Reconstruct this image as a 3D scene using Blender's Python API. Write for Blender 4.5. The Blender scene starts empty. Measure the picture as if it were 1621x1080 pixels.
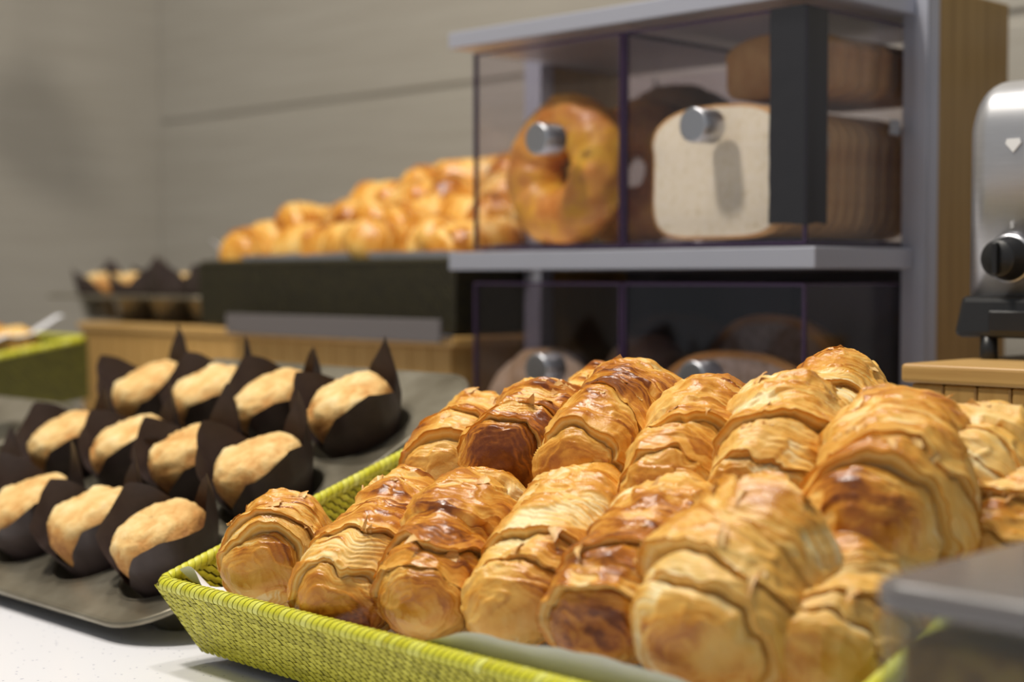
import bpy, bmesh, math, random
import numpy as np
from mathutils import Vector, Matrix
SC = bpy.context.scene
COL = SC.collection
R_ = math.radians

# ------------------------------------------------------------------ camera
cam_d = bpy.data.cameras.new('camera'); cam = bpy.data.objects.new('camera', cam_d); COL.objects.link(cam)
SC.camera = cam
FPX = 2460.0
cam_d.sensor_width = 36.0; cam_d.lens = 36.0 * FPX / 1621.0
cam_d.clip_start = 0.02; cam_d.clip_end = 50
cam.location = (0, 0, 0.226)
PITCH, YAW = R_(2.35), R_(45.3)
cam.rotation_euler = (math.pi / 2 - PITCH, 0, YAW)
cam_d.dof.use_dof = True; cam_d.dof.focus_distance = 0.86; cam_d.dof.aperture_fstop = 4.6

# ------------------------------------------------------------------ world, lights, exposure
wd = bpy.data.worlds.new('world'); SC.world = wd; wd.use_nodes = True
wd.node_tree.nodes['Background'].inputs[0].default_value = (0.92, 0.96, 1.0, 1)
wd.node_tree.nodes['Background'].inputs[1].default_value = 0.30
SC.view_settings.view_transform = 'Standard'; SC.view_settings.look = 'None'
SC.view_settings.gamma = 1.0; SC.view_settings.use_curve_mapping = False
SC.view_settings.exposure = 0.12
def lamp(name, loc, target, size, power, col):
    d = bpy.data.lights.new(name, 'AREA'); d.shape = 'DISK'; d.size = size; d.energy = power; d.color = col
    o = bpy.data.objects.new(name, d); COL.objects.link(o); o.location = loc
    o.rotation_euler = (Vector(target) - Vector(loc)).to_track_quat('-Z', 'Y').to_euler(); return o
lamp('ceiling_spot', (-0.95, 0.02, 1.75), (-0.75, 0.65, 0.1), 0.20, 21, (1, .93, .82))
lamp('ceiling_spot', (-0.66, 0.60, 1.85), (-0.62, 0.75, 0.1), 0.16, 8, (1, .95, .88))
lamp('ceiling_spot', (-1.45, 0.55, 1.9), (-1.3, 0.95, 0.2), 0.20, 11, (1, .94, .84))

# ------------------------------------------------------------------ materials
def mat(name, col, rough=.5, metal=0., spec=.5, build=None, **kw):
    m = bpy.data.materials.new(name); m.use_nodes = True
    nt = m.node_tree; b = nt.nodes['Principled BSDF']
    b.inputs['Base Color'].default_value = (*col, 1); b.inputs['Roughness'].default_value = rough
    b.inputs['Metallic'].default_value = metal; b.inputs['Specular IOR Level'].default_value = spec
    for k, v in kw.items(): b.inputs[k.replace('_', ' ')].default_value = v
    if build: build(nt, b)
    return m
def nd(nt, t, **kw):
    n = nt.nodes.new(t)
    for k, v in kw.items():
        if k.startswith('i_'): n.inputs[k[2:].replace('_', ' ')].default_value = v
        else: setattr(n, k, v)
    return n
def ramp(nt, stops, fac):
    r = nt.nodes.new('ShaderNodeValToRGB'); el = r.color_ramp.elements
    while len(el) < len(stops): el.new(0.5)
    for e, (p, c) in zip(el, stops): e.position = p; e.color = (*c, 1)
    nt.links.new(fac, r.inputs['Fac']); return r.outputs['Color']
def objco(nt, scale=(1, 1, 1)):
    tc = nt.nodes.new('ShaderNodeTexCoord'); mp = nt.nodes.new('ShaderNodeMapping')
    mp.inputs['Scale'].default_value = scale
    nt.links.new(tc.outputs['Object'], mp.inputs['Vector']); return mp.outputs['Vector']
def noise(nt, scale, vec=None, detail=4, rough=.55):
    n = nd(nt, 'ShaderNodeTexNoise', i_Scale=scale, i_Detail=detail, i_Roughness=rough)
    if vec is not None: nt.links.new(vec, n.inputs['Vector'])
    return n.outputs['Fac']
def bump(nt, b, h, strength, dist):
    bp = nd(nt, 'ShaderNodeBump', i_Strength=strength, i_Distance=dist)
    nt.links.new(h, bp.inputs['Height']); nt.links.new(bp.outputs['Normal'], b.inputs['Normal'])
def noisy(stops, scale, vs=(1, 1, 1), bstr=0., bdist=.001, detail=4):
    def f(nt, b):
        v = objco(nt, vs); n = noise(nt, scale, v, detail)
        nt.links.new(ramp(nt, stops, n), b.inputs['Base Color'])
        if bstr: bump(nt, b, n, bstr, bdist)
    return f
def toned(stops, attr='tone', nscale=0, namp=.15, rr=None, bscale=0, bstr=.3, bdist=.0005):
    def f(nt, b):
        a = nd(nt, 'ShaderNodeAttribute', attribute_name=attr); fac = a.outputs['Fac']; v = objco(nt)
        if nscale:
            n = noise(nt, nscale, v)
            s = nd(nt, 'ShaderNodeMath', operation='MULTIPLY_ADD'); s.inputs[1].default_value = namp * 2; s.inputs[2].default_value = -namp
            nt.links.new(n, s.inputs[0])
            ad = nd(nt, 'ShaderNodeMath', operation='ADD'); nt.links.new(s.outputs[0], ad.inputs[0]); nt.links.new(fac, ad.inputs[1]); fac = ad.outputs[0]
        nt.links.new(ramp(nt, stops, fac), b.inputs['Base Color'])
        if rr:
            mr = nd(nt, 'ShaderNodeMapRange'); nt.links.new(fac, mr.inputs['Value'])
            for i, x in zip(('From Min', 'From Max', 'To Min', 'To Max'), rr): mr.inputs[i].default_value = x
            nt.links.new(mr.outputs[0], b.inputs['Roughness'])
        if bscale: bump(nt, b, noise(nt, bscale, v), bstr, bdist)
    return f
def pane_mat(name, tint, ior=1.45):
    m = bpy.data.materials.new(name); m.use_nodes = True; nt = m.node_tree; nt.nodes.clear()
    o = nt.nodes.new('ShaderNodeOutputMaterial'); mx = nt.nodes.new('ShaderNodeMixShader')
    t = nt.nodes.new('ShaderNodeBsdfTransparent'); t.inputs[0].default_value = (*tint, 1)
    g = nt.nodes.new('ShaderNodeBsdfGlossy'); g.inputs['Roughness'].default_value = .06
    fr = nt.nodes.new('ShaderNodeLayerWeight'); fr.inputs['Blend'].default_value = .5
    pw = nd(nt, 'ShaderNodeMath', operation='POWER'); pw.inputs[1].default_value = 4.5; nt.links.new(fr.outputs['Facing'], pw.inputs[0])
    ma = nd(nt, 'ShaderNodeMath', operation='MULTIPLY_ADD'); ma.inputs[1].default_value = .9; ma.inputs[2].default_value = ((ior - 1) / (ior + 1)) ** 2; nt.links.new(pw.outputs[0], ma.inputs[0])
    nt.links.new(ma.outputs[0], mx.inputs[0]); nt.links.new(t.outputs[0], mx.inputs[1]); nt.links.new(g.outputs[0], mx.inputs[2])
    nt.links.new(mx.outputs[0], o.inputs[0]); return m

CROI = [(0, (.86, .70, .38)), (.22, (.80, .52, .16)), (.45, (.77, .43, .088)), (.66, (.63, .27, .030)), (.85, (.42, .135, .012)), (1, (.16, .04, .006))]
M = {}
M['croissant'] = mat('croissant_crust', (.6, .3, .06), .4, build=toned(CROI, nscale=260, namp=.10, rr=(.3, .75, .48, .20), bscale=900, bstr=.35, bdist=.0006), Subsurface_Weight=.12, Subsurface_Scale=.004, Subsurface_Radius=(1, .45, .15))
M['flake'] = mat('pastry_flake', (.72, .42, .12), .45, build=noisy([(.3, (.85, .6, .25)), (.7, (.55, .22, .03))], 120))
M['weave'] = mat('green_weave', (.4, .38, .03), .42, build=toned([(0, (.35, .32, .010)), (.5, (.50, .46, .018)), (1, (.66, .62, .06))], nscale=300, namp=.12, bscale=700, bstr=.3, bdist=.0004))
M['rim'] = mat('green_rim', (.5, .48, .03), .4, build=toned([(0, (.50, .46, .015)), (.5, (.62, .60, .03)), (1, (.72, .72, .16))], nscale=300, namp=.12))
M['weavegap'] = mat('weave_gap', (.13, .11, .01), .7)
M['shadeweave'] = mat('green_weave_shaded', (.1, .1, .01), .55, build=toned([(0, (.055, .052, .003)), (.5, (.08, .075, .004)), (1, (.12, .11, .008))], nscale=200, namp=.1))  # green weave in darker tones, the shade on that basket put in its colour
M['bweave'] = mat('dark_weave', (.025, .02, .008), .6, build=toned([(0, (.017, .013, .003)), (.5, (.024, .019, .004)), (1, (.034, .027, .006))], nscale=200, namp=.1))
M['paper'] = mat('white_liner', (.82, .82, .86), .6)
M['wrapper'] = mat('brown_paper', (.035, .022, .019), .55, build=noisy([(.3, (.040, .025, .021)), (.7, (.058, .037, .032))], 90))
M['muffin'] = mat('muffin_crumb', (.75, .5, .2), .75, build=toned([(0, (.34, .13, .03)), (.3, (.58, .28, .07)), (.6, (.74, .48, .18)), (1, (.86, .68, .36))], nscale=260, namp=.22, bscale=500, bstr=.6, bdist=.0012))
M['tray'] = mat('aged_tray_steel', (.3, .28, .25), .38, .75, build=noisy([(.3, (.17, .145, .10)), (.55, (.30, .27, .205)), (.75, (.42, .385, .31))], 18, detail=8))
M['steel'] = mat('brushed_steel', (.55, .55, .57), .36, .8, build=noisy([(.3, (.50, .50, .52)), (.7, (.60, .60, .62))], 60, (1, 1, 60)))
M['knobsteel'] = mat('knob_steel', (.55, .55, .58), .32, 1.)
M['alu'] = mat('satin_aluminium', (.44, .45, .52), .42, .45)
M['bambooshade'] = mat('bamboo_panel_shaded', (.35, .2, .06), .45, build=noisy([(.3, (.27, .155, .035)), (.5, (.33, .195, .05)), (.7, (.38, .235, .07))], 9, (14, 14, .6)))  # bamboo darkened, shade of the side faces put into the colour
M['bamboo'] = mat('bamboo_upright', (.5, .3, .1), .45, build=noisy([(.3, (.42, .235, .065)), (.5, (.50, .29, .09)), (.7, (.56, .345, .12))], 9, (14, 14, .6)))
M['bambooh'] = mat('bamboo_flat', (.5, .3, .1), .45, build=noisy([(.3, (.46, .26, .08)), (.5, (.55, .33, .11)), (.7, (.62, .39, .15))], 9, (.7, 14, 14)))
M['pane'] = pane_mat('clear_acrylic', (.955, .94, .96))
M['smoke'] = pane_mat('smoked_acrylic', (.86, .83, .86))
M['edge'] = mat('acrylic_edge', (.045, .025, .06), .25)
M['glass'] = pane_mat('jar_glass', (.86, .88, .86), 1.5)
M['lid'] = mat('smoky_lid', (.17, .155, .15), .22)
M['tape'] = mat('black_tape', (.018, .018, .022), .38)
M['black'] = mat('black_plastic', (.012, .012, .013), .35)
M['blackmatte'] = mat('black_board', (.015, .012, .014), .8)
M['shadeboard'] = mat('shade_board', (.09, .08, .085), .6)
M['crust'] = mat('bread_crust', (.45, .2, .05), .55, build=noisy([(.3, (.72, .45, .17)), (.7, (.52, .26, .07))], 40))
M['brown'] = mat('brown_crust', (.4, .18, .05), .55, build=noisy([(.3, (.68, .40, .14)), (.7, (.48, .23, .055))], 30))
M['grain'] = mat('grain_crumb', (.5, .42, .32), .85, build=noisy([(.35, (.36, .29, .2)), (.6, (.55, .47, .36))], 120))
M['bagel'] = mat('cheese_bagel', (.6, .3, .05), .4, build=noisy([(.36, (.66, .24, .035)), (.46, (.80, .36, .07)), (.55, (.92, .46, .045)), (.66, (.96, .56, .06)), (.72, (.25, .10, .02))], 28, bstr=.5, bdist=.003))
M['palebagel'] = mat('pale_bagel', (.75, .6, .4), .6, build=noisy([(.35, (.6, .42, .22)), (.6, (.8, .68, .48))], 25))
M['jam'] = mat('amber_preserve', (.35, .15, .01), .3, build=noisy([(.35, (.10, .05, .01)), (.5, (.34, .16, .015)), (.62, (.55, .33, .05)), (.7, (.2, .1, .02))], 45))
M['greymetal'] = mat('grey_enamel', (.36, .36, .39), .45)
M['whitemark'] = mat('pale_print', (.8, .8, .8), .4)
M['rail'] = mat('smoky_rail', (.14, .125, .125), .4)
M['blue'] = mat('blue_film', (.05, .12, .42), .4)
def crumb(nt, b):
    v = objco(nt); n = noise(nt, 160, v, 6, .7)
    nt.links.new(ramp(nt, [(.30, (.60, .49, .27)), (.42, (.88, .81, .58)), (.7, (.93, .88, .70))], n), b.inputs['Base Color'])
    bump(nt, b, n, .5, .001)
M['crumb'] = mat('white_crumb', (.86, .78, .56), .85, build=crumb)
def wallb(nt, b):
    v = objco(nt, (1.2, 1.2, 26)); n = noise(nt, 3.5, v, 5)
    nt.links.new(ramp(nt, [(.35, (.320, .295, .250)), (.65, (.355, .33, .285))], n), b.inputs['Base Color'])
M['wall'] = mat('wall_panel', (.35, .33, .28), .6, build=wallb)
def stone(nt, b):
    v = objco(nt); vo = nd(nt, 'ShaderNodeTexVoronoi', i_Scale=230.); nt.links.new(v, vo.inputs['Vector'])
    gt = nd(nt, 'ShaderNodeMath', operation='LESS_THAN'); gt.inputs[1].default_value = .16; nt.links.new(vo.outputs['Distance'], gt.inputs[0])
    sep = nd(nt, 'ShaderNodeSeparateColor'); nt.links.new(vo.outputs['Color'], sep.inputs[0])
    g2 = nd(nt, 'ShaderNodeMath', operation='GREATER_THAN'); g2.inputs[1].default_value = .62; nt.links.new(sep.outputs[0], g2.inputs[0])
    ml = nd(nt, 'ShaderNodeMath', operation='MULTIPLY'); nt.links.new(gt.outputs[0], ml.inputs[0]); nt.links.new(g2.outputs[0], ml.inputs[1])
    nt.links.new(ramp(nt, [(0, (.80, .80, .84)), (1, (.42, .43, .52))], ml.outputs[0]), b.inputs['Base Color'])
M['counter'] = mat('speckled_quartz', (.8, .8, .83), .3, build=stone)
M['floor'] = mat('floor_tile', (.25, .23, .2), .5)

# ------------------------------------------------------------------ helpers
def npmesh(name, V, Fc, mats, smooth=True, tone=None, midx=None):
    me = bpy.data.meshes.new(name); V = np.asarray(V, np.float32); n = len(V)
    me.vertices.add(n); me.vertices.foreach_set('co', V.ravel())
    Fc = np.asarray(Fc, np.int32); k = Fc.shape[1]
    me.loops.add(Fc.size); me.loops.foreach_set('vertex_index', Fc.ravel())
    me.polygons.add(len(Fc)); me.polygons.foreach_set('loop_start', np.arange(0, Fc.size, k, dtype=np.int32))
    me.polygons.foreach_set('loop_total', np.full(len(Fc), k, np.int32))
    me.polygons.foreach_set('use_smooth', np.full(len(Fc), smooth, bool))
    for m in (mats if isinstance(mats, (list, tuple)) else [mats]): me.materials.append(m)
    if midx is not None: me.polygons.foreach_set('material_index', np.asarray(midx, np.int32))
    me.update(calc_edges=True); me.validate()
    if tone is not None:
        a = me.attributes.new('tone', 'FLOAT', 'POINT'); a.data.foreach_set('value', np.asarray(tone, np.float32))
    return me
def put(name, me, parent=None):
    o = bpy.data.objects.new(name, me); COL.objects.link(o)
    if parent: o.parent = parent
    return o
def empty(name, loc=(0, 0, 0), rot=(0, 0, 0)):
    o = bpy.data.objects.new(name, None); COL.objects.link(o); o.location = loc; o.rotation_euler = rot
    o.empty_display_size = .03; return o
def tag(o, label, cat, group=None):
    o['label'] = label; o['category'] = cat
    if group: o['group'] = group
    return o
def struct(o): o['kind'] = 'structure'; return o
def bmobj(name, bm, m, parent=None, smooth=False):
    me = bpy.data.meshes.new(name); bm.normal_update(); bm.to_mesh(me); bm.free()
    for x in (m if isinstance(m, (list, tuple)) else [m]): me.materials.append(x)
    if smooth:
        for p in me.polygons: p.use_smooth = True
    return put(name, me, parent)
def addbox(bm, a, b, bev=0., seg=2, mi=0):
    a, b = Vector(a), Vector(b)
    r = bmesh.ops.create_cube(bm, size=1, matrix=Matrix.Translation((a + b) / 2) @ Matrix.Diagonal(((b - a).x, (b - a).y, (b - a).z, 1)))
    vs = r['verts']
    for f in {f for v in vs for f in v.link_faces}: f.material_index = mi
    if bev:
        es = list({e for v in vs for e in v.link_edges})
        bmesh.ops.bevel(bm, geom=es, offset=bev, segments=seg, profile=.5, affect='EDGES')
def box(name, a, b, m, parent=None, bev=0., seg=2):
    bm = bmesh.new(); addbox(bm, a, b, bev, seg); return bmobj(name, bm, m, parent)
def lathe_mesh(name, prof, m, n=40, cap=True):
    prof = np.asarray(prof, float); k = len(prof)
    th = np.linspace(0, 2 * math.pi, n, endpoint=False)
    V = np.stack([np.outer(prof[:, 0], np.cos(th)), np.outer(prof[:, 0], np.sin(th)), np.repeat(prof[:, 1:2], n, 1)], -1).reshape(-1, 3)
    i, j = np.meshgrid(np.arange(k - 1), np.arange(n), indexing='ij'); j2 = (j + 1) % n
    F = np.stack([i * n + j, i * n + j2, (i + 1) * n + j2, (i + 1) * n + j], -1).reshape(-1, 4)
    return npmesh(name, V, F, m)
def tubemesh(name, path, r, m, n=10, closed=False, tone=None):
    P = np.asarray(path, float); K = len(P)
    T = (np.roll(P, -1, 0) - np.roll(P, 1, 0)) if closed else np.gradient(P, axis=0)
    T /= np.linalg.norm(T, axis=1)[:, None] + 1e-12
    A = np.cross(T, [0.0123, 0.017, 1.0]); A /= np.linalg.norm(A, axis=1)[:, None] + 1e-12; B = np.cross(T, A)
    th = np.linspace(0, 2 * math.pi, n, endpoint=False)
    V = P[:, None] + r * (np.cos(th)[None, :, None] * A[:, None] + np.sin(th)[None, :, None] * B[:, None])
    kk = K if closed else K - 1
    i, j = np.meshgrid(np.arange(kk), np.arange(n), indexing='ij'); j2 = (j + 1) % n; i2 = (i + 1) % K
    F = np.stack([i * n + j, i * n + j2, i2 * n + j2, i2 * n + j], -1).reshape(-1, 4)
    return npmesh(name, V.reshape(-1, 3), F, m, tone=None if tone is None else np.repeat(tone, n))
def knob_mesh(name, r, l, m):   # cylinder along -Y, base at y=0
    me = lathe_mesh(name, [(r, 0), (r, l - .0012), (r - .0008, l - .0003), (r - .002, l), (0.0001, l)], m, 36)
    me.transform(Matrix.Rotation(math.pi / 2, 4, 'X'))
    for p in me.polygons: p.use_smooth = abs(p.normal.y) < .7
    return me
_rng = np.random.RandomState(7); PERM = np.concatenate([_rng.permutation(4096)] * 3); VAL = _rng.rand(4096) * 2 - 1
def vnoise(p, seed=0):
    p = np.asarray(p, float) + seed * 17.37; i = np.floor(p).astype(int); f = p - i; f = f * f * f * (f * (f * 6 - 15) + 10)
    def h(a, b, c): return VAL[PERM[(PERM[(PERM[a & 4095] + b) & 4095] + c) & 4095]]
    x, y, z = i[..., 0], i[..., 1], i[..., 2]; fx, fy, fz = f[..., 0], f[..., 1], f[..., 2]
    def lx(yy, zz): return h(x, yy, zz) * (1 - fx) + h(x + 1, yy, zz) * fx
    return (lx(y, z) * (1 - fy) + lx(y + 1, z) * fy) * (1 - fz) + (lx(y, z + 1) * (1 - fy) + lx(y + 1, z + 1) * fy) * fz
def fbm(p, seed=0, o=3):
    s = 0; a = 1; t = 0
    for k in range(o): s = s + a * vnoise(np.asarray(p) * 2 ** k, seed + k * 3); t += a; a *= .5
    return s / t * 1.6
def sst(a, b, x): t = np.clip((x - a) / (b - a), 0, 1); return t * t * (3 - 2 * t)

# ------------------------------------------------------------------ the setting
WX, WY = -2.40, 1.50
wl = struct(box('wall_left', (WX - .1, -.8, -.9), (WX, WY + .1, 2.4), M['wall']))
GZ = .494
wb = struct(box('wall_back', (WX, WY, GZ + .006), (.9, WY + .1, 2.4), M['wall'], bev=.003))
wb2 = struct(box('wall_back_lower', (WX, WY, -.9), (.9, WY + .1, GZ - .006), M['wall'], bev=.003))
struct(box('trim_1', (WX, WY + .004, GZ - .007), (.9, WY + .09, GZ + .007), M['wall']))
struct(box('floor', (WX - .1, -.8, -1.0), (.9, WY + .1, -.9), M['floor']))
ct = tag(box('counter', (WX + .002, .16, -.04), (.88, WY - .002, 0), M['counter'], bev=.003), 'white speckled stone counter the trays and baskets stand on', 'counter')
cb = tag(box('counter_cabinet', (WX + .01, .22, -.895), (.86, WY - .004, -.0405), M['bamboo'], bev=.004), 'plain cabinet carrying the white stone counter', 'cabinet')

pn = empty('shadow_blocker', (-1.99, .915, .80)); tag(pn, 'dark hanging dome added out of view to shadow the left wall', 'shadow blocker')  # unlit, added above the view to throw a soft shadow on the left wall
sh_ = put('blocker_dome', lathe_mesh('blocker_dome', [(.062, 0), (.060, .001), (.052, .05), (.03, .085), (.012, .10), (.012, .115), (.0001, .115)], M['black'], 40), pn)
put('blocker_cord', tubemesh('blocker_cord', [(0, 0, .112), (.004, 0, .5), (0, 0, 1.2), (0, 0, 1.58)], .004, M['black'], 8), pn)
# bamboo plinth at the back, left of the bread case: lid + upright slats
def bamboo_riser(name, x0, x1, y0, y1, h, label, lip=.012, slat=.022):
    r = empty(name, ((x0 + x1) / 2, (y0 + y1) / 2, 0)); tag(r, label, 'riser'); cx, cy = r.location.x, r.location.y
    box('top_board', (x0 - cx, y0 - cy, h - lip), (x1 - cx, y1 - cy, h), M['bambooh'], r, .0025, 3)
    box('core', (x0 - cx + .006, y0 - cy + .009, .0005), (x1 - cx - .006, y1 - cy - .006, h - lip), M['bamboo'], r)
    n = int((x1 - x0 - .012) / slat); w = (x1 - x0 - .012) / n
    me = None
    for k in range(n):
        if me is None:
            s = box('slat', (0, 0, 0), (w - .0008, .006, h - lip - .001), M['bamboo'], r, .0012, 1); me = s.data
        else: s = put('slat', me, r)
        s.location = (x0 - cx + .006 + k * w, y0 - cy + .0032, .0005)
    return r
bamboo_riser('bamboo_plinth', -1.80, -1.091, 1.0, 1.46, .169, 'long bamboo plinth along the back wall, left of the bread case', .010, .03)
bamboo_riser('bamboo_block', -.526, -.06, .8669, 1.24, .1715, 'bamboo block under the toaster, right of the croissant basket')

# ------------------------------------------------------------------ bread case
bc = empty('bread_case', (-.866, 1.1, 0)); tag(bc, 'two tier bread case of bamboo sides and aluminium edged shelves', 'display case')
def L(p): return (p[0] + .866, p[1] - 1.1, p[2])
PY = 1.0957; PB = 1.2278; ZT = .456
for (x0, x1) in ((-.664, -.644), (-1.088, -1.068)):
    p = box('side_panel', L((x0, PY + .003, .0005)), L((x1, PB, ZT)), M['bambooshade'], bc, .0015)
    bm = bmesh.new(); addbox(bm, L((x0 - .0012, PY - .0008, .0008)), L((x1 + .0012, PY + .002, ZT + .0005)), .0006, 1)
    addbox(bm, L((x1 - .0002, PY, .0008)), L((x1 + .0012, PY + .017, ZT + .0005)), .0004, 1)
    e = bmobj('edge_profile', bm, M['alu'], p)
for k, (z0, z1) in enumerate(((.433, .4475), (.2325, .2487), (.030, .046))):
    s = box('shelf', L((-1.0512, .9586, z0)), L((-.6535, PY - .0012, z1)), M['alu'], bc, .001)
    box('shelf_back', L((-1.0675, PY - .001, z0)), L((-.6645, PB - .006, z1)), M['alu'], bc, .001)
box('shade_backing', L((-1.0675, PB - .005, .03)), L((-.6645, PB - .001, .2325)), M['shadeboard'], bc)  # added dark sheet standing in for the shade behind the lower tier

def drawer(x0, x1, z0, z1, pm, label, knobx, knobz):
    y0, y1 = .9646, PB - .012; t = .003; xc = (x0 + x1) / 2
    d = empty('acrylic_drawer', (xc, y0, z0)); tag(d, label, 'drawer')
    def pane(nm, a, b, axis):
        a = Vector((a[0] - xc, a[1] - y0, a[2] - z0)); b = Vector((b[0] - xc, b[1] - y0, b[2] - z0))
        bm = bmesh.new(); addbox(bm, a, b)
        bm.faces.ensure_lookup_table()
        for f in bm.faces: f.material_index = 0 if abs(f.normal[axis]) > .9 else 1
        return bmobj(nm, bm, [pm, M['edge']], d)
    fp = pane('front_pane', (x0, y0, z0), (x1, y0 + t, z1), 1)
    pane('side_pane', (x0, y0 + t, z0), (x0 + t, y1, z1), 0)
    pane('side_pane', (x1 - t, y0 + t, z0), (x1, y1, z1), 0)
    pane('back_pane', (x0 + t, y1 - t, z0), (x1 - t, y1, z1), 1)
    pane('bottom_pane', (x0 + t, y0 + t, z0), (x1 - t, y1 - t, z0 + t), 2)
    bm = bmesh.new(); e = .0022; w_ = (x1 - x0) / 2; hh = z1 - z0
    for a, b in (((-w_, -.0003, 0), (w_, .0002, e)), ((-w_, -.0003, hh - e), (w_, .0002, hh)), ((-w_, -.0003, e), (-w_ + e, .0002, hh - e)), ((w_ - e, -.0003, e), (w_, .0002, hh - e))): addbox(bm, a, b)
    addbox(bm, (w_ - .0002, e, hh - e), (w_ + .0003, y1 - y0, hh)); addbox(bm, (w_ - .0002, e, 0), (w_ + .0003, y1 - y0, e))
    bmobj('edge_refraction', bm, M['edge'], fp)  # dark strips drawn in for the refraction at the pane edges
    k = put('knob', knob_mesh('knob', .0135, .024, M['knobsteel']), d); k.location = (knobx - xc, -.0002, knobz - z0)
    return d
XM = -.8461; XL, XR = -1.0236, -.6661
d1 = drawer(XL, XM - .0012, .2502, .4266, M['pane'], 'upper left acrylic drawer holding the cheese bagels', -.922, .343)
d2 = drawer(XM + .0012, XR, .2502, .4266, M['pane'], 'upper right acrylic drawer with black tape on its corner', -.754, .343)
d3 = drawer(XL, XM - .0012, .0475, .2215, M['smoke'], 'lower left smoked acrylic drawer holding pale bagels', -.922, .148)
d4 = drawer(XM + .0012, XR, .0475, .2215, M['smoke'], 'lower right smoked acrylic drawer holding round loaves', -.754, .148)
# tape round the right corner of the upper right drawer
xc = (XM + .0012 + XR) / 2
def tape_sheet():
    rng = random.Random(3); V = []; n = 14
    prof = [(-.6985 - xc, -.0006), (-.684 - xc, -.0007), (-.6672 - xc, -.0006), (-.6655 - xc, .0008), (-.6653 - xc, .012), (-.6655 - xc, .0262)]
    for k in range(n + 1):
        z = .266 + (.426 - .266) * k / n - .2502
        for i, (x, y) in enumerate(prof):
            jx = rng.uniform(-.0005, .0005) if i == 0 else 0; jz = rng.uniform(-.0012, .0012) if k in (0, n) else 0
            V.append((x + jx, y + (rng.uniform(-.0004, 0) if i < 2 else 0), z + jz))
    m = len(prof); F = [(k * m + i, k * m + i + 1, (k + 1) * m + i + 1, (k + 1) * m + i) for k in range(n) for i in range(m - 1)]
    return npmesh('tape_strip', V, F, M['tape'], smooth=False)
tp = put('tape_strip', tape_sheet(), d2); tp['label'] = 'strip of black tape round the drawer corner'
md = tp.modifiers.new('s', 'SOLIDIFY'); md.thickness = .0004; md.offset = 1
bm = bmesh.new(); addbox(bm, (XR - xc + .0002, .112, .088), (XR - xc + .004, .1235, .1), .0006, 1); bmobj('grey_square', bm, M['greymetal'], d2)  # small light grey square block on the right side of the drawer

# ------------------------------------------------------------------ breads in the case
def bagel_mesh(name, R, r, m, seed, nz=.004):
    nu, nv = 72, 36; u = np.linspace(0, 2 * math.pi, nu, endpoint=False); v = np.linspace(0, 2 * math.pi, nv, endpoint=False)
    U, Vv = np.meshgrid(u, v, indexing='ij')
    d = np.stack([np.cos(U), np.sin(Vv) * .6, np.sin(U)], -1)
    rr = r * (1 + .10 * fbm(d * 2.2, seed)) + nz * fbm(d * 7, seed + 5) * .35
    X = (R + rr * np.cos(Vv)) * np.cos(U); Z = (R + rr * np.cos(Vv)) * np.sin(U); Y = rr * np.sin(Vv) * .95
    i, j = np.meshgrid(np.arange(nu), np.arange(nv), indexing='ij'); i2, j2 = (i + 1) % nu, (j + 1) % nv
    F = np.stack([i * nv + j, i * nv + j2, i2 * nv + j2, i2 * nv + j], -1).reshape(-1, 4)
    return npmesh(name, np.stack([X, Y, Z], -1).reshape(-1, 3), F, m)
def bagel(loc, rot, R, r, m, seed, label, group):
    o = put('bagel', bagel_mesh('bagel', R, r, m, seed)); o.location = loc; o.rotation_euler = rot; return tag(o, label, 'bagel', group)
bagel((-.957, 1.016, .3205), (R_(-4), 0, R_(-6)), .043, .0260, M['bagel'], 1, 'orange cheese bagel standing at the front of the upper left drawer', 'cheese bagels in the upper drawer')
bagel((-.935, 1.085, .3215), (R_(-8), 0, R_(8)), .0415, .0265, M['bagel'], 2, 'cheese bagel standing behind the front cheese bagel', 'cheese bagels in the upper drawer')
bagel((-.93, 1.15, .362), (R_(60), 0, R_(12)), .038, .0235, M['brown'], 3, 'brown bagel leaning high at the back of the upper left drawer', 'cheese bagels in the upper drawer')
bagel((-.972, 1.000, .100), (R_(-6), 0, R_(5)), .036, .0265, M['palebagel'], 4, 'pale bagel behind the knob of the lower left drawer', 'pale bagels in the lower drawer')
bagel((-.902, 1.06, .112), (R_(-10), 0, R_(-14)), .037, .027, M['palebagel'], 5, 'pale bagel at the back right of the lower left drawer', 'pale bagels in the lower drawer')
def slice_outline(w, h, n=64):
    pts = []
    for k in range(n):
        t = 2 * math.pi * k / n; c, s = math.cos(t), math.sin(t)
        x = abs(c) ** .42 * math.copysign(1, c) * w / 2; z = abs(s) ** .42 * math.copysign(1, s) * h / 2
        if z > h * .18: x *= 1.0 + .05 * min(1, (z - h * .18) / (h * .12)) - .10 * max(0, (z - h * .36) / (h * .14)) ** 2
        if s > 0: z += .006 * (1 - (2 * x / w) ** 2)
        x *= 1 - .05 * math.exp(-((z - h * .06) / (h * .035)) ** 2)
        pts.append((x, z))
    return pts
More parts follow.
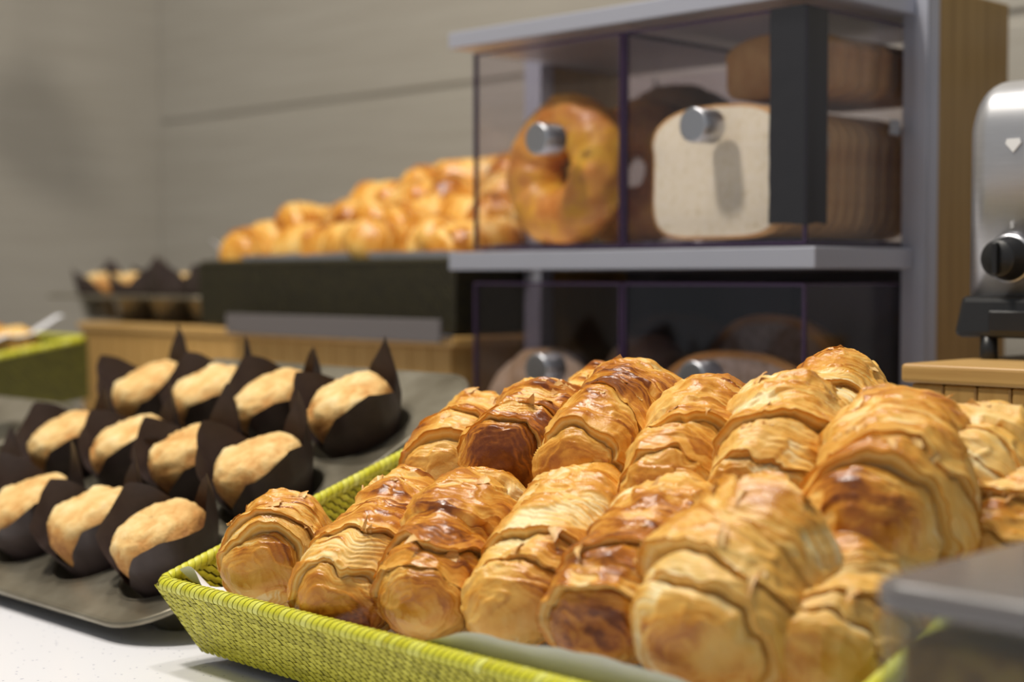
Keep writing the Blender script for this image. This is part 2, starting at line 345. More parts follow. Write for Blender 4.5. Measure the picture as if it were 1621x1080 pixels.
def slice_mesh(name, w, h, t, cm, km):
    P = np.array(slice_outline(w, h)); n = len(P); bm = bmesh.new(); rings = []
    for (s, y) in ((.0, 0), (.5, 0), (.955, 0), (1.0, .0012), (1.0, t - .0012), (.955, t), (.5, t), (0., t)):
        if s == 0: rings.append([bm.verts.new((0, y, 0))])
        else: rings.append([bm.verts.new((p[0] * s, y, p[1] * s)) for p in P])
    for a, b, mi in zip(rings[:-1], rings[1:], (0, 0, 1, 1, 1, 0, 0)):
        for k in range(n):
            k2 = (k + 1) % n
            if len(a) == 1: f = bm.faces.new((a[0], b[k], b[k2]))
            elif len(b) == 1: f = bm.faces.new((a[k2], a[k], b[0]))
            else: f = bm.faces.new((a[k2], a[k], b[k], b[k2]))
            f.material_index = mi; f.smooth = True
    bmesh.ops.recalc_face_normals(bm, faces=bm.faces)
    me = bpy.data.meshes.new(name); bm.to_mesh(me); bm.free(); me.materials.append(cm); me.materials.append(km); return me
bm = bmesh.new(); addbox(bm, (-.873, 1.13, .335), (-.853, 1.136, .362), .002, 2)
for v in bm.verts: v.co.y += .006 * math.sin(v.co.z * 300)
tag(bmobj('bag_clip', bm, M['blue']), 'small blue bag clip behind the cheese bagels', 'clip')
sm = slice_mesh('bread_slice', .128, .100, .0145, M['crumb'], M['crust'])
ordn = ['front', 'second', 'third', 'fourth', 'fifth', 'sixth', 'seventh', 'eighth', 'ninth', 'tenth', 'eleventh', 'twelfth']
rng = random.Random(5)
for k in range(12):
    o = put('bread_slice', sm); o.location = (-.7625 + rng.uniform(-.0015, .0015), .979 + k * .0158, .2558 + .0505); o.rotation_euler = (R_(-1.5), 0, R_(rng.uniform(-1, 1)))
    tag(o, f'white sandwich bread slice in the upper right drawer, {ordn[k]} from the front', 'bread slice', 'sliced white loaf in the drawer')
sm2 = slice_mesh('toast_slice', .105, .046, .021, M['crust'], M['brown'])
for k in range(6):
    o = put('toast_slice', sm2); o.location = (-.736 + rng.uniform(-.002, .002), 1.025 + k * .0232, .3672 + .0245); o.rotation_euler = (0, 0, R_(rng.uniform(-2, 2)))
    tag(o, f'brown crusted loaf slice lying on top of the white loaf, {ordn[k]} from the front', 'bread slice', 'brown loaf on the white loaf')
def liner(name, x0, x1, y0, y1, z, label):
    nx, ny = 24, 14; X, Y = np.meshgrid(np.linspace(x0, x1, nx), np.linspace(y0, y1, ny), indexing='ij')
    Z = z + .0012 + .0012 * fbm(np.stack([X, Y, X * 0], -1) * 40, 4)
    i, j = np.meshgrid(np.arange(nx - 1), np.arange(ny - 1), indexing='ij')
    F = np.stack([i * ny + j, (i + 1) * ny + j, (i + 1) * ny + j + 1, i * ny + j + 1], -1).reshape(-1, 4)
    o = put(name, npmesh(name, np.stack([X, Y, Z], -1).reshape(-1, 3), F, M['paper'])); return tag(o, label, 'paper')
liner('paper_liner', -.836, -.672, .97, 1.2, .2535, 'white paper under the sliced loaf in the upper right drawer')
liner('paper_liner', -1.015, -.855, .97, 1.2, .2535, 'white paper under the cheese bagels in the upper left drawer')
def half_boule(loc, rotz, W, H, T, label):
    n, k = 48, 14; P = []
    bm = bmesh.new(); rings = []
    for a in range(k + 1):
        f = a / k; y = T * f; s = math.sqrt(max(0, 1 - f ** 2.4)) if a < k else .02
        rings.append([bm.verts.new((W / 2 * s * math.copysign(abs(math.cos(t)) ** .8, math.cos(t)), y, (H / 2 * s if math.sin(t) > 0 else H / 2 * s * .85) * math.copysign(abs(math.sin(t)) ** .85, math.sin(t)))) for t in [2 * math.pi * q / n for q in range(n)]])
    inner = [bm.verts.new((v.co.x * .93, 0, v.co.z * .9)) for v in rings[0]]; c = bm.verts.new((0, 0, 0))
    for q in range(n):
        q2 = (q + 1) % n
        bm.faces.new((c, inner[q2], inner[q])).material_index = 0
        bm.faces.new((inner[q], inner[q2], rings[0][q2], rings[0][q])).material_index = 1
        for a in range(k):
            f = bm.faces.new((rings[a][q], rings[a][q2], rings[a + 1][q2], rings[a + 1][q])); f.material_index = 1; f.smooth = True
    bmesh.ops.recalc_face_normals(bm, faces=bm.faces)
    o = bmobj('half_loaf', bm, [M['grain'], M['brown']]); o.location = loc; o.rotation_euler = (R_(-4), 0, R_(rotz)); return tag(o, label, 'bread loaf', 'half loaves in the lower drawer')
half_boule((-.757, .995, .1085), 4, .158, .118, .06, 'halved grain loaf with cut face behind the lower right knob')
half_boule((-.792, 1.09, .117), -3, .15, .155, .07, 'taller halved grain loaf at the back of the lower right drawer')

# ------------------------------------------------------------------ toaster
to = empty('toaster', (-.36, 1.05, .1715)); tag(to, 'brushed steel toaster with black knob on the bamboo block', 'toaster')
def TL(p): return (p[0] + .36, p[1] - 1.05, p[2] - .1715)
def toaster_body():
    # profile in Y-Z with large top radii, extruded along X with bevelled ends
    x0, x1, y0, y1, z0, z1 = -.535, -.19, .955, 1.135, .2125, .3590; r = .034; pr = []
    pr.append((y0, z0)); 
    for k in range(13): a = math.pi - math.pi / 2 * k / 12; pr.append((y0 + r + r * math.cos(a), z1 - r + r * math.sin(a)))
    for k in range(13): a = math.pi / 2 - math.pi / 2 * k / 12; pr.append((y1 - r + r * math.cos(a), z1 - r + r * math.sin(a)))
    pr.append((y1, z0)); P = np.array(pr); c = np.array([(y0 + y1) / 2, z0])
    rings = []; e = .020
    for k in range(9): a = math.pi / 2 * k / 8; rings.append((x0 + e - e * math.cos(a), e * (1 - math.sin(a))))
    rings += [(x1 - (x - x0), ins) for x, ins in rings[::-1]]
    V = []
    for x, ins in rings:
        for (y, z) in P:
            yy = min(max(y, y0 + ins), y1 - ins); zz = min(z, z1 - ins) if z > z0 else z
            f = ins / (y1 - y0) * 2; yy = c[0] + (y - c[0]) * (1 - f); zz = z0 + (z - z0) * (1 - ins / (z1 - z0))
            V.append(TL((x, yy, zz)))
    n = len(P); K = len(rings)
    F = [(i * n + j, i * n + (j + 1) % n, (i + 1) * n + (j + 1) % n, (i + 1) * n + j) for i in range(K - 1) for j in range(n)]
    me = npmesh('body', V, F, M['steel']); bm = bmesh.new(); bm.from_mesh(me)
    bm.verts.ensure_lookup_table()
    bm.faces.new([bm.verts[j] for j in range(n)]); bm.faces.new([bm.verts[(K - 1) * n + j] for j in range(n)][::-1])
    bmesh.ops.recalc_face_normals(bm, faces=bm.faces); bm.to_mesh(me); bm.free(); return me
put('body', toaster_body(), to)
bm = bmesh.new(); addbox(bm, TL((-.5335, .945, .186)), TL((-.185, 1.145, .2135)), .004, 2)
for v in bm.verts:
    if v.co.z > .03: v.co.x *= .985; v.co.y *= .97
bmobj('base', bm, M['black'], to)
box('base_panel', TL((-.507, .9425, .190)), TL((-.215, .9456, .204)), M['black'], to, .001, 1)
for x in (-.511, -.22):
    for y in (.952, 1.13):
        f = put('foot', lathe_mesh('foot', [(.0001, 0), (.0055, 0), (.006, .001), (.0055, .017), (.0001, .017)], M['black'], 20), to); f.location = TL((x, y, .1717))
k = put('control_knob', lathe_mesh('control_knob', [(.0145, 0), (.0145, .004), (.0125, .006), (.0122, .016), (.0112, .0172), (.0001, .0172)], M['black'], 40), to)
k.data.transform(Matrix.Rotation(math.pi / 2, 4, 'X')); KX, KZ = -.4985, .2382; k.location = TL((KX, .9548, KZ))
box('grip', (-.0018, -.0215, -.0105), (.0018, -.016, .0105), M['black'], k, .0008, 1)
rg = put('knob_ring', lathe_mesh('knob_ring', [(.0148, 0), (.0165, 0), (.0165, .001), (.0148, .0015)], M['knobsteel'], 40), to); rg.data.transform(Matrix.Rotation(math.pi / 2, 4, 'X')); rg.location = TL((KX, .9549, KZ))
bm = bmesh.new(); pts = [(-.0045, .004), (.0045, .004), (.0055, .001), (0, -.005), (-.0055, .001)]
vs = [bm.verts.new((x, 0, z)) for x, z in pts]; f = bm.faces.new(vs); r = bmesh.ops.extrude_face_region(bm, geom=[f]); bmesh.ops.translate(bm, vec=(0, -.0008, 0), verts=[g for g in r['geom'] if isinstance(g, bmesh.types.BMVert)])
bmesh.ops.recalc_face_normals(bm, faces=bm.faces); em = bmobj('emblem', bm, M['whitemark'], to); em.location = TL((-.4965, .9545, .313)); em['label'] = 'small bright arrow shaped emblem'
sc = bpy.data.curves.new('mark', 'FONT'); sc.body = 'S'; sc.size = .006; sc.align_x = 'CENTER'; sc.extrude = .0002
so = bpy.data.objects.new('mark_tmp', sc); COL.objects.link(so); dg = bpy.context.evaluated_depsgraph_get()
me = bpy.data.meshes.new_from_object(so.evaluated_get(dg)); bpy.data.objects.remove(so); me.materials.clear(); me.materials.append(M['whitemark'])
mk = put('printed_mark', me, to); mk.rotation_euler = (math.pi / 2, 0, 0); mk.location = TL((-.497, .9544, .2585))
# appliance behind the case at the right edge
ap = empty('grey_appliance', (-.4, 1.38, 0)); tag(ap, 'grey enamel machine at the right edge, behind bread case and toaster', 'machine')
box('body', (-.235, -.105, .001), (.3, .1, .452), M['greymetal'], ap, .006, 2)
for z in (.405, .42): box('vent', (-.215, -.107, z), (-.13, -.104, z + .008), M['black'], ap)

# ------------------------------------------------------------------ baskets
def panel_cells(c00, c10, c11, c01, nu, nv, bulge, seed, slant=.9, gap=.06):
    """slanted woven cells bulging from the quad c00 c10 c11 c01 (bottom left, bottom right, top right, top left)"""
    c00, c10, c11, c01 = map(np.array, (c00, c10, c11, c01)); N = np.cross(c10 - c00, c01 - c00); N = N / np.linalg.norm(N)
    rs = np.random.RandomState(seed); V = []; Fa = []; T = []
    g = np.linspace(0, 1, 4); gu, gv = np.meshgrid(g, g, indexing='ij')
    hb = (1 - np.abs(2 * gu - 1) ** 3) * (.7 + .3 * (1 - np.abs(2 * gv - 1) ** 3))
    i, j = np.meshgrid(np.arange(3), np.arange(3), indexing='ij'); F0 = np.stack([i * 4 + j, (i + 1) * 4 + j, (i + 1) * 4 + j + 1, i * 4 + j + 1], -1).reshape(-1, 4)
    b = 0
    for q in range(nv):
        for p in range(-2, nu + 1):
            off = (q * .5) % 1
            u = (p + off + gap + gu * (1 - 2 * gap) + slant * (1 - gv) * .30 + rs.uniform(-.05, .05)) / nu
            v = (q + .02 + gv * 1.02 - .16 * (gu - .5) + rs.uniform(-.06, .06)) / nv
            if u.min() > 1 or u.max() < 0: continue
            u = np.clip(u, 0, 1); v = np.clip(v, 0, 1)
            P = (1 - v)[..., None] * ((1 - u)[..., None] * c00 + u[..., None] * c10) + v[..., None] * ((1 - u)[..., None] * c01 + u[..., None] * c11)
            lift = bulge * (hb * rs.uniform(.75, 1.15) + .12 * (gv - .5))
            P = P + lift[..., None] * N; V.append(P.reshape(-1, 3)); Fa.append(F0 + b); b += 16; T.append(np.full(16, np.clip(rs.normal(.5, .2), 0, 1)))
    return np.concatenate(V), np.concatenate(Fa), np.concatenate(T)
def basket(name, origin, tilt, W, D, H, ins, mw, mr, mg, cell, label, tiltonly=True):
    """origin = front left rim corner; rim plane local z=0"""
    r = empty(name, origin, (tilt, 0, 0)); tag(r, label, 'basket')
    th = .0055
    O = [np.array(p, float) for p in ((0, 0, 0), (W, 0, 0), (W, D, 0), (0, D, 0))]
    Bt = [np.array(p, float) for p in ((ins, ins, -H), (W - ins, ins, -H), (W - ins, D - ins, -H), (ins, D - ins, -H))]
    cen = np.array([W / 2, D / 2, 0])
    for a, nm in ((0, 'front'), (1, 'right'), (2, 'back'), (3, 'left')):
        b = (a + 1) % 4; o0, o1, b0, b1 = O[a], O[b], Bt[a], Bt[b]
        inw = np.cross([0, 0, 1], o1 - o0); inw = inw / np.linalg.norm(inw) * th
        Ln = np.linalg.norm(o1 - o0); nu = max(6, int(Ln / cell)); nv = max(4, int(round(H / (cell * .58))))
        core = np.array([b0 + inw * .25, b1 + inw * .25, o1 + inw * .25, o0 + inw * .25, b0 + inw * .75, b1 + inw * .75, o1 + inw * .75, o0 + inw * .75])
        w = put('wall', npmesh('wall', core, [(0, 1, 2, 3), (5, 4, 7, 6), (0, 4, 5, 1), (3, 2, 6, 7), (1, 5, 6, 2), (0, 3, 7, 4)], mg, smooth=False), r)
        V, F, T = panel_cells(b0, b1, o1, o0, nu, nv, cell * .12, a + 1)
        ob = put('outer_weave', npmesh('outer_weave', V, F, mw, tone=T), w); ob['kind'] = 'stuff'
        V, F, T = panel_cells(b1 + inw, b0 + inw, o0 + inw, o1 + inw, nu, nv, cell * .12, a + 9)
        ib = put('inner_weave', npmesh('inner_weave', V, F, mw, tone=T), w); ib['kind'] = 'stuff'
    box('floor_mat', (ins + .001, ins + .001, -H), (W - ins - .001, D - ins - .001, -H + .003), mg, r)
    # wrapped rim: slanted rounded strands round a core, following the mouth of the basket
    c = .5 * th; path = []; rad = .006
    for (px, py, a0) in ((W - rad - c, rad + c, -90), (W - rad - c, D - rad - c, 0), (rad + c, D - rad - c, 90), (rad + c, rad + c, 180)):
        for k in range(7): a = R_(a0 + 15 * k); path.append((px + rad * math.cos(a), py + rad * math.sin(a), 0))
    path.append(path[0]); P = np.array(path); seg = np.linalg.norm(np.diff(P, axis=0), axis=1); S = np.concatenate([[0], np.cumsum(seg)]); Lt = S[-1]
    def at(s):
        s = s % Lt; return np.stack([np.interp(s, S, P[:, k]) for k in range(3)], -1)
    core = put('rim_core', tubemesh('rim_core', at(np.linspace(0, Lt, 260, endpoint=False)), .0031, mg, 8, True), r)
    n = int(Lt / (cell * .75)); pitch = Lt / n; rs = np.random.RandomState(4)
    ga, gs = np.meshgrid(np.linspace(0, 2 * math.pi, 13), np.linspace(0, 1, 4), indexing='ij')
    V = []; F = []; T = []; i, j = np.meshgrid(np.arange(12), np.arange(3), indexing='ij'); F0 = np.stack([i * 4 + j, (i + 1) * 4 + j, (i + 1) * 4 + j + 1, i * 4 + j + 1], -1).reshape(-1, 4)
    for k in range(n):
        s = k * pitch + gs * pitch * .985 + (ga / (2 * math.pi) - .5) * pitch * 3.0
        p0 = at(s); p1 = at(s + .0015); t = p1 - p0; t /= np.linalg.norm(t, axis=-1)[..., None]
        nrm = np.stack([t[..., 1], -t[..., 0], t[..., 2] * 0], -1); rr = .0038 + .00028 * (1 - np.abs(2 * gs - 1) ** 3) * rs.uniform(.7, 1.2) + .0003 * gs
        a = ga + math.pi
        V.append((p0 + nrm * (rr * np.sin(a))[..., None] + np.array([0, 0, 1]) * (rr * np.cos(a) * -1.0)[..., None]).reshape(-1, 3)); F.append(F0 + k * 52); T.append(np.full(52, np.clip(rs.normal(.5, .22), 0, 1)))
    wr = put('wrapped_rim', npmesh('wrapped_rim', np.concatenate(V), np.concatenate(F), mr, tone=np.concatenate(T)), r); wr['kind'] = 'stuff'
    return r
BO = (-.7806, .4814, .0484); BT = R_(17.7); BW, BD, BH = .452, .285, .0475
basket('woven_basket', BO, BT, BW, BD, BH, .011, M['weave'], M['rim'], M['weavegap'], .0062, 'yellow green woven basket full of croissants in the foreground')
basket('woven_basket', (-2.085, .637, .110), R_(9), .4515, .287, .070, .006, M['shadeweave'], M['rim'], M['weavegap'], .008, 'olive woven basket at the left edge beyond the muffin tray')
BM = Matrix.Translation(BO) @ Matrix.Rotation(BT, 4, 'X')
def wedge(name, x0, x1, y0, y1, zf, zb, m, label):
    bm = bmesh.new(); vs = [bm.verts.new(p) for p in ((x0, y0, .0005), (x1, y0, .0005), (x1, y1, .0005), (x0, y1, .0005), (x0, y0, zf), (x1, y0, zf), (x1, y1, zb), (x0, y1, zb))]
    for f in ((3, 2, 1, 0), (4, 5, 6, 7), (0, 1, 5, 4), (1, 2, 6, 5), (2, 3, 7, 6), (3, 0, 4, 7)): bm.faces.new([vs[i] for i in f])
    return tag(bmobj(name, bm, m), label, 'stand')
# stands: top plane follows the floor of each basket/tray
def under(o, tilt, depth, y): # height of plane `depth` below the tilted plane through o
    return o[2] + (y - o[1]) * math.tan(tilt) - depth / math.cos(tilt)
wedge('sloping_stand', BO[0] + .05, BO[0] + BW - .05, .56, .72, under(BO, BT, BH + .001, .56), under(BO, BT, BH + .001, .72), M['blackmatte'], 'sloping black stand under the croissant basket')
wedge('sloping_stand', -2.05, -1.67, .70, .90, under((0, .637, .110), R_(9), .071, .70), under((0, .637, .110), R_(9), .071, .90), M['blackmatte'], 'sloping black stand under the olive basket')

# paper liner in the basket
def sheet(name, x0, x1, y0, y1, fn, nx, ny, label, cat='paper', m=None):
    X, Y = np.meshgrid(np.linspace(x0, x1, nx), np.linspace(y0, y1, ny), indexing='ij'); X2, Y2, Z = fn(X, Y)
    i, j = np.meshgrid(np.arange(nx - 1), np.arange(ny - 1), indexing='ij')
    F = np.stack([i * ny + j, (i + 1) * ny + j, (i + 1) * ny + j + 1, i * ny + j + 1], -1).reshape(-1, 4)
    o = put(name, npmesh(name, np.stack([X2, Y2, Z], -1).reshape(-1, 3), F, m or M['paper'])); return tag(o, label, cat)
def pl(X, Y):
    xl = .012; xr = BW - .016; yf = .0145; yb = BD - .016
    dx = np.minimum(X - xl, xr - X); dyf = Y - yf; dyb = yb - Y
    up = sst(.02, 0, dyf) * (.034 + .0175 * sst(.17, .27, X) * sst(.52, .40, X)) ; up = np.maximum(up, sst(.02, 0, dx) * .026); up = np.maximum(up, sst(.02, 0, dyb) * .03)
    up = up + .016 * np.exp(-((X - .022) / .022) ** 2) * np.exp(-((Y - .016) / .012) ** 2)
    Z = -BH + .005 + up + .0018 * fbm(np.stack([X, Y, X * 0], -1) * 28, 2)
    lean = .009 * (1 - np.clip(up / .045, 0, 1))
    X2 = X + np.where(X - xl < .02, lean, 0) - np.where(xr - X < .02, lean, 0); Y2 = Y + np.where(dyf < .02, lean, 0) - np.where(dyb < .02, lean, 0)
    Y2 = Y2 - np.where(dyf < .02, .0075 * np.clip((Z + .045) / .05, 0, 1) - .9 * np.clip(Z - .001, 0, 1), 0)
    return X2, Y2, Z
po = sheet('paper_liner', .012, BW - .016, .0145, BD - .016, pl, 120, 80, 'white paper lining the croissant basket'); po.matrix_world = BM

# ------------------------------------------------------------------ croissants
def croissant_mesh(name, seed, Ln, R, nu=330, nv=150, bend=.1, bake=0., edges=(.30, .68), detail=1.0, vs=1.0):
    rs = np.random.RandomState(seed)
    th = np.linspace(0, 2 * math.pi, nv, endpoint=False); cth, sth = np.cos(th), np.sin(th)
    # edges of the rolled sheet along both halves, per angle; rows of the grid follow them exactly
    ne = len(edges); EL = []; ER = []; sl = .16 * np.sin(th + rs.uniform(0, 6.3)) + .06 * np.sin(2 * th + rs.uniform(0, 6.3))
    for k, e in enumerate(edges):
        for lst, sg in ((EL, -1), (ER, 1)):
            w = fbm(np.stack([cth * 1.6, sth * 1.6, th * 0 + sg * 3.3 + k * 1.7], -1), seed + 7, 2) * .075 + fbm(np.stack([cth * 7, sth * 7, th * 0 + sg * 3.3 + k], -1), seed + 8, 2) * .010
            ee = e + rs.uniform(-.07, .07) + .09 * (1 - .3 * k) * np.sin(th + rs.uniform(0, 6.3)) - sg * sl * (1 - e) + w
            lst.append(np.clip(ee, .10, .93))
    for lst in (EL, ER):
        for k in range(1, ne): lst[k] = np.clip(np.maximum(lst[k], lst[k - 1] + .07), 0, .95)
    zz = th * 0
    KN = [zz - 1] + [-x for x in EL[::-1]] + ER + [zz + 1]; nseg = len(KN) - 1; rows = []
    for i_ in range(nseg):
        cen = i_ == ne; sg = -1 if i_ < ne else 1; bi = ne - i_ if i_ < ne else i_ - ne
        n_ = max(6, int(nu * (KN[i_ + 1] - KN[i_]).mean() / 2)); ua, ub = KN[i_], KN[i_ + 1]
        for t_ in np.linspace(0, 1, n_):
            if cen: t2 = .5 - .5 * math.cos(math.pi * t_) * (.55 + .45 * abs(math.cos(math.pi * t_))); uu = ua + (ub - ua) * t2; pp = abs(2 * t2 - 1) + zz; sd = zz + (1 if t2 >= .5 else -1); li_, dn = np.minimum(uu - ua, ub - uu), zz + 1
            else:
                t2 = t_ ; uu = ua + (ub - ua) * t2; sd = zz + sg
                pp = (1 - t2 if sg < 0 else t2) + zz; li_ = (uu - ua) if sg < 0 else (ub - uu); dn = (ub - uu) if sg < 0 else (uu - ua)
            rows.append((uu, pp, zz.astype(int) + bi, sd, li_, dn, zz + i_))
    Ug = np.array([r_[0] for r_ in rows]); p = np.array([r_[1] for r_ in rows]); b = np.array([r_[2] for r_ in rows]); side = np.array([r_[3] for r_ in rows])
    dist = np.array([r_[4] for r_ in rows]) * Ln / 2; din = np.array([r_[5] for r_ in rows]) * Ln / 2; segid = np.array([r_[6][0] for r_ in rows])
    Th = np.repeat(th[None, :], len(rows), 0); ct, st = np.cos(Th), np.sin(Th); last = b == ne; Ab = np.abs(Ug); slant = np.repeat(sl[None, :], len(rows), 0)
    circ = np.stack([Ug * Ln / 2, R * ct, R * st], -1)
    env = (1 - .36 * Ab ** 1.7) * np.sqrt(np.clip(1 - (np.clip(Ab - .70, 0, 1) / .30) ** 2.2, 0, 1))
    saw = .10 * p ** 1.2 + .09 * np.sin(math.pi * np.clip(p, 0, 1) ** .8) - .12 * np.exp(-din / .0040)
    saw = np.where(last, .12 * np.sin(math.pi * p ** .7) - .14 * np.exp(-din / .0045), saw)
    saw = np.where(b == 0, .13 * p ** 1.5 + .02, saw)
    bj = rs.uniform(-.07, .05, 2 * (ne + 1))[b * 2 + (side > 0)]
    bj = bj + .08 * fbm(np.stack([ct * .9, st * .9, (b * 2 + (side > 0)) * 3.7], -1), seed + 12, 2)
    r = R * env * (.90 + saw + bj)
    q = circ + np.stack([0 * r, (r - R) * ct, (r - R) * st], -1)
    low = fbm(q * 24, seed + 1, 2); mid = fbm(q * np.array([75, 42, 42]), seed + 2, 3); fine = fbm(q * np.array([420, 130, 130]), seed + 3, 3)
    ridg = 1 - np.abs(fbm(q * np.array([95, 50, 50]), seed + 4, 2)) * 2
    warp = fbm(q * np.array([60, 34, 34]), seed + 5, 3)
    nl = np.where(b == 0, 9, 11); lay = p * nl + warp * 2.0 + slant * 8; fr = lay - np.floor(lay)
    li = fbm(np.stack([np.floor(lay) * 3.3, ct * 1.5, st * 1.5 + b], -1), seed + 15, 1)          # each layer a shade of its own
    stripe = fr ** 2 * (1 - sst(.84, 1, fr))                    # a thin ledge per pastry layer
    torn = sst(.36, .44, fbm(q * np.array([36, 22, 22]), seed + 9, 3))            # crust flaked off here
    lamw = np.clip(np.exp(-p / .30) * 1.0 + .35 * low + .9 * torn, .10, 1.2)
    fade = np.clip((1 - Ab) / .08, 0, 1)
    lip = np.exp(-dist / .0022) * (~last)
    r = r + fade * detail * (R * .085 * low + .0021 * mid + .0014 * sst(.5, 1, ridg) * (1 - np.clip(lamw, 0, 1)) + .0009 * stripe * (.3 + lamw) + .00045 * fine - .0013 * torn * (detail > .7) + .0012 * lip * np.clip(.4 + 1.2 * low, -.3, 1.2))
    ax = Ug * Ln / 2 + side * np.where(last, 0, np.exp(-dist / .003)) * (.0034 + .0018 * low) + .0008 * mid * fade
    x = ax; y = r * ct; z = r * st; z = np.where(z < 0, z * .86, z) * vs
    y = y + bend * Ln * (Ug ** 2 - .3) * .5; z = z - .10 * R * Ug ** 2
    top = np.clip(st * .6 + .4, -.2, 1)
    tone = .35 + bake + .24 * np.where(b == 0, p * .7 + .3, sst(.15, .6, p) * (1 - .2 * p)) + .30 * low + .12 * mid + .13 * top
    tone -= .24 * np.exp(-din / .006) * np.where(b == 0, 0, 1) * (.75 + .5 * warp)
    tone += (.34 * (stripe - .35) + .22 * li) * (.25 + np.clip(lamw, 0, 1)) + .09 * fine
    tone += .22 * np.exp(-din / .0009) * (b > 0)                # crease right under each overlap, its shade put into the tone
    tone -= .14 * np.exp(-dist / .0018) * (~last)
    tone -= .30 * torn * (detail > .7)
    tone = np.clip(tone, .02, .98)
    # the cut faces of the layers: extra rows between the two sides of every edge
    X, Y, Z, TN = [], [], [], []
    for i_ in range(len(x)):
        X.append(x[i_]); Y.append(y[i_]); Z.append(z[i_]); TN.append(tone[i_])
        if i_ + 1 < len(x) and segid[i_ + 1] != segid[i_]:
            for f_, t_ in ((.04, .30), (.3, .08), (.5, .5), (.7, .12), (.96, .75)):
                X.append(x[i_] * (1 - f_) + x[i_ + 1] * f_); Y.append(y[i_] * (1 - f_) + y[i_ + 1] * f_); Z.append(z[i_] * (1 - f_) + z[i_ + 1] * f_); TN.append(th * 0 + t_)
    x, y, z, tone = map(np.array, (X, Y, Z, TN)); nu = len(x)
    V = np.stack([x, y, z], -1).reshape(-1, 3)
    i, j = np.meshgrid(np.arange(nu - 1), np.arange(nv), indexing='ij'); j2 = (j + 1) % nv
    F = np.stack([i * nv + j, (i + 1) * nv + j, (i + 1) * nv + j2, i * nv + j2], -1).reshape(-1, 4)
    return npmesh(name, V, F, M['croissant'], tone=tone.ravel())
def flake_mesh(seed, l, w):
    rs = np.random.RandomState(seed); nx, ny = 7, 3; V = []
    for a in range(nx):
        f = a / (nx - 1); ww = w * (1 - f ** 1.5) * rs.uniform(.7, 1.1) + .0003
        for c in range(ny): V.append((f * l, (c - 1) * ww / 2, .35 * l * f ** 2 * rs.uniform(.8, 1.2) + .0006 * (c == 1)))
    F = [(a * ny + c, (a + 1) * ny + c, (a + 1) * ny + c + 1, a * ny + c + 1) for a in range(nx - 1) for c in range(ny - 1)]
    return npmesh('flake', V, F, M['flake'])
CR = [
#  key  near (s,t,n)  far (s,t,n)    R    bend bake seed label
  ('A', (0.0698, 0.0225, 0.0), (0.0351, 0.0857, 0.004), 0.033, 0.14, 0.0, 0, 'croissant at the front left corner of the basket, beside the bare paper'),
  ('B', (0.15, 0.0145, 0.0), (0.0955, 0.1319, 0.012), 0.0335, 0.2, 0.07, 10, 'dark glazed croissant, second from the left in the front row'),
  ('C', (0.1993, 0.023, 0.0), (0.1541, 0.1394, 0.015), 0.0335, -0.15, 0.02, 0, 'glossy amber croissant, third from the left in the front row'),
  ('D', (0.2534, 0.0332, 0.0), (0.2188, 0.1571, 0.018), 0.0345, 0.2, -0.02, -10, 'paler finely layered croissant, fourth from the left in the front row'),
  ('E', (0.3122, 0.0317, 0.004), (0.2922, 0.1539, 0.02), 0.0345, 0.16, 0.02, 0, 'croissant fifth in the front row, behind the big nearest one'),
  ('F', (0.3712, 0.0249, 0.012), (0.3635, 0.137, 0.02), 0.044, 0.12, -0.04, 0, 'big pale brown croissant nearest the camera with a round end'),
  ('G', (0.4201, 0.0507, -0.005), (0.3941, 0.1475, 0.008), 0.036, 0.2, -0.04, 20, 'croissant at the front right against the basket rim, beside the glass jar'),
  ('S', (0.1517, 0.1813, 0.02), (0.1249, 0.2705, 0.02), 0.028, 0.1, 0, 0, 'croissant end peeping out behind the shiny brown one at the back'),
  ('H', (0.1083, 0.1332, 0.018), (0.0737, 0.2225, 0.018), 0.032, 0.2, -0.08, 0, 'light golden croissant leftmost in the back row by the rim'),
  ('I', (0.1588, 0.1356, 0.026), (0.1254, 0.2333, 0.03), 0.0345, 0.25, 0.1, 0, 'shiny dark brown croissant, second from the left in the back row'),
  ('J', (0.224, 0.1333, 0.028), (0.1808, 0.2508, 0.034), 0.0375, 0.15, 0.04, 0, 'tall flaky croissant with a pointed tip in the middle of the back row'),
  ('K', (0.2872, 0.1247, 0.028), (0.2397, 0.2414, 0.034), 0.033, 0.12, 0.04, 0, 'wrinkled amber croissant right of the tall one in the back row'),
  ('L', (0.3345, 0.14, 0.03), (0.2945, 0.2429, 0.035), 0.037, 0.2, -0.02, 0, 'croissant with ragged flaky layers, left of the big swollen one'),
  ('M', (0.3257, 0.1857, 0.03), (0.2986, 0.2962, 0.03), 0.03, 0.1, -0.05, 0, 'flaky croissant tip at the very back below the toaster block'),
  ('N', (0.418, 0.1027, 0.026), (0.3678, 0.2283, 0.03), 0.042, 0.12, -0.08, 0, 'big swollen croissant at the right of the back row'),
  ('Q', (0.417, 0.1768, 0.02), (0.4081, 0.2485, 0.02), 0.033, 0.2, -0.08, 0, 'flaky croissant behind the big swollen one by the right rim'),
  ('O', (0.4364, 0.1481, -0.005), (0.4354, 0.2534, 0.002), 0.033, 0.2, -0.02, 0, 'croissant at the far right low against the right rim'),
]
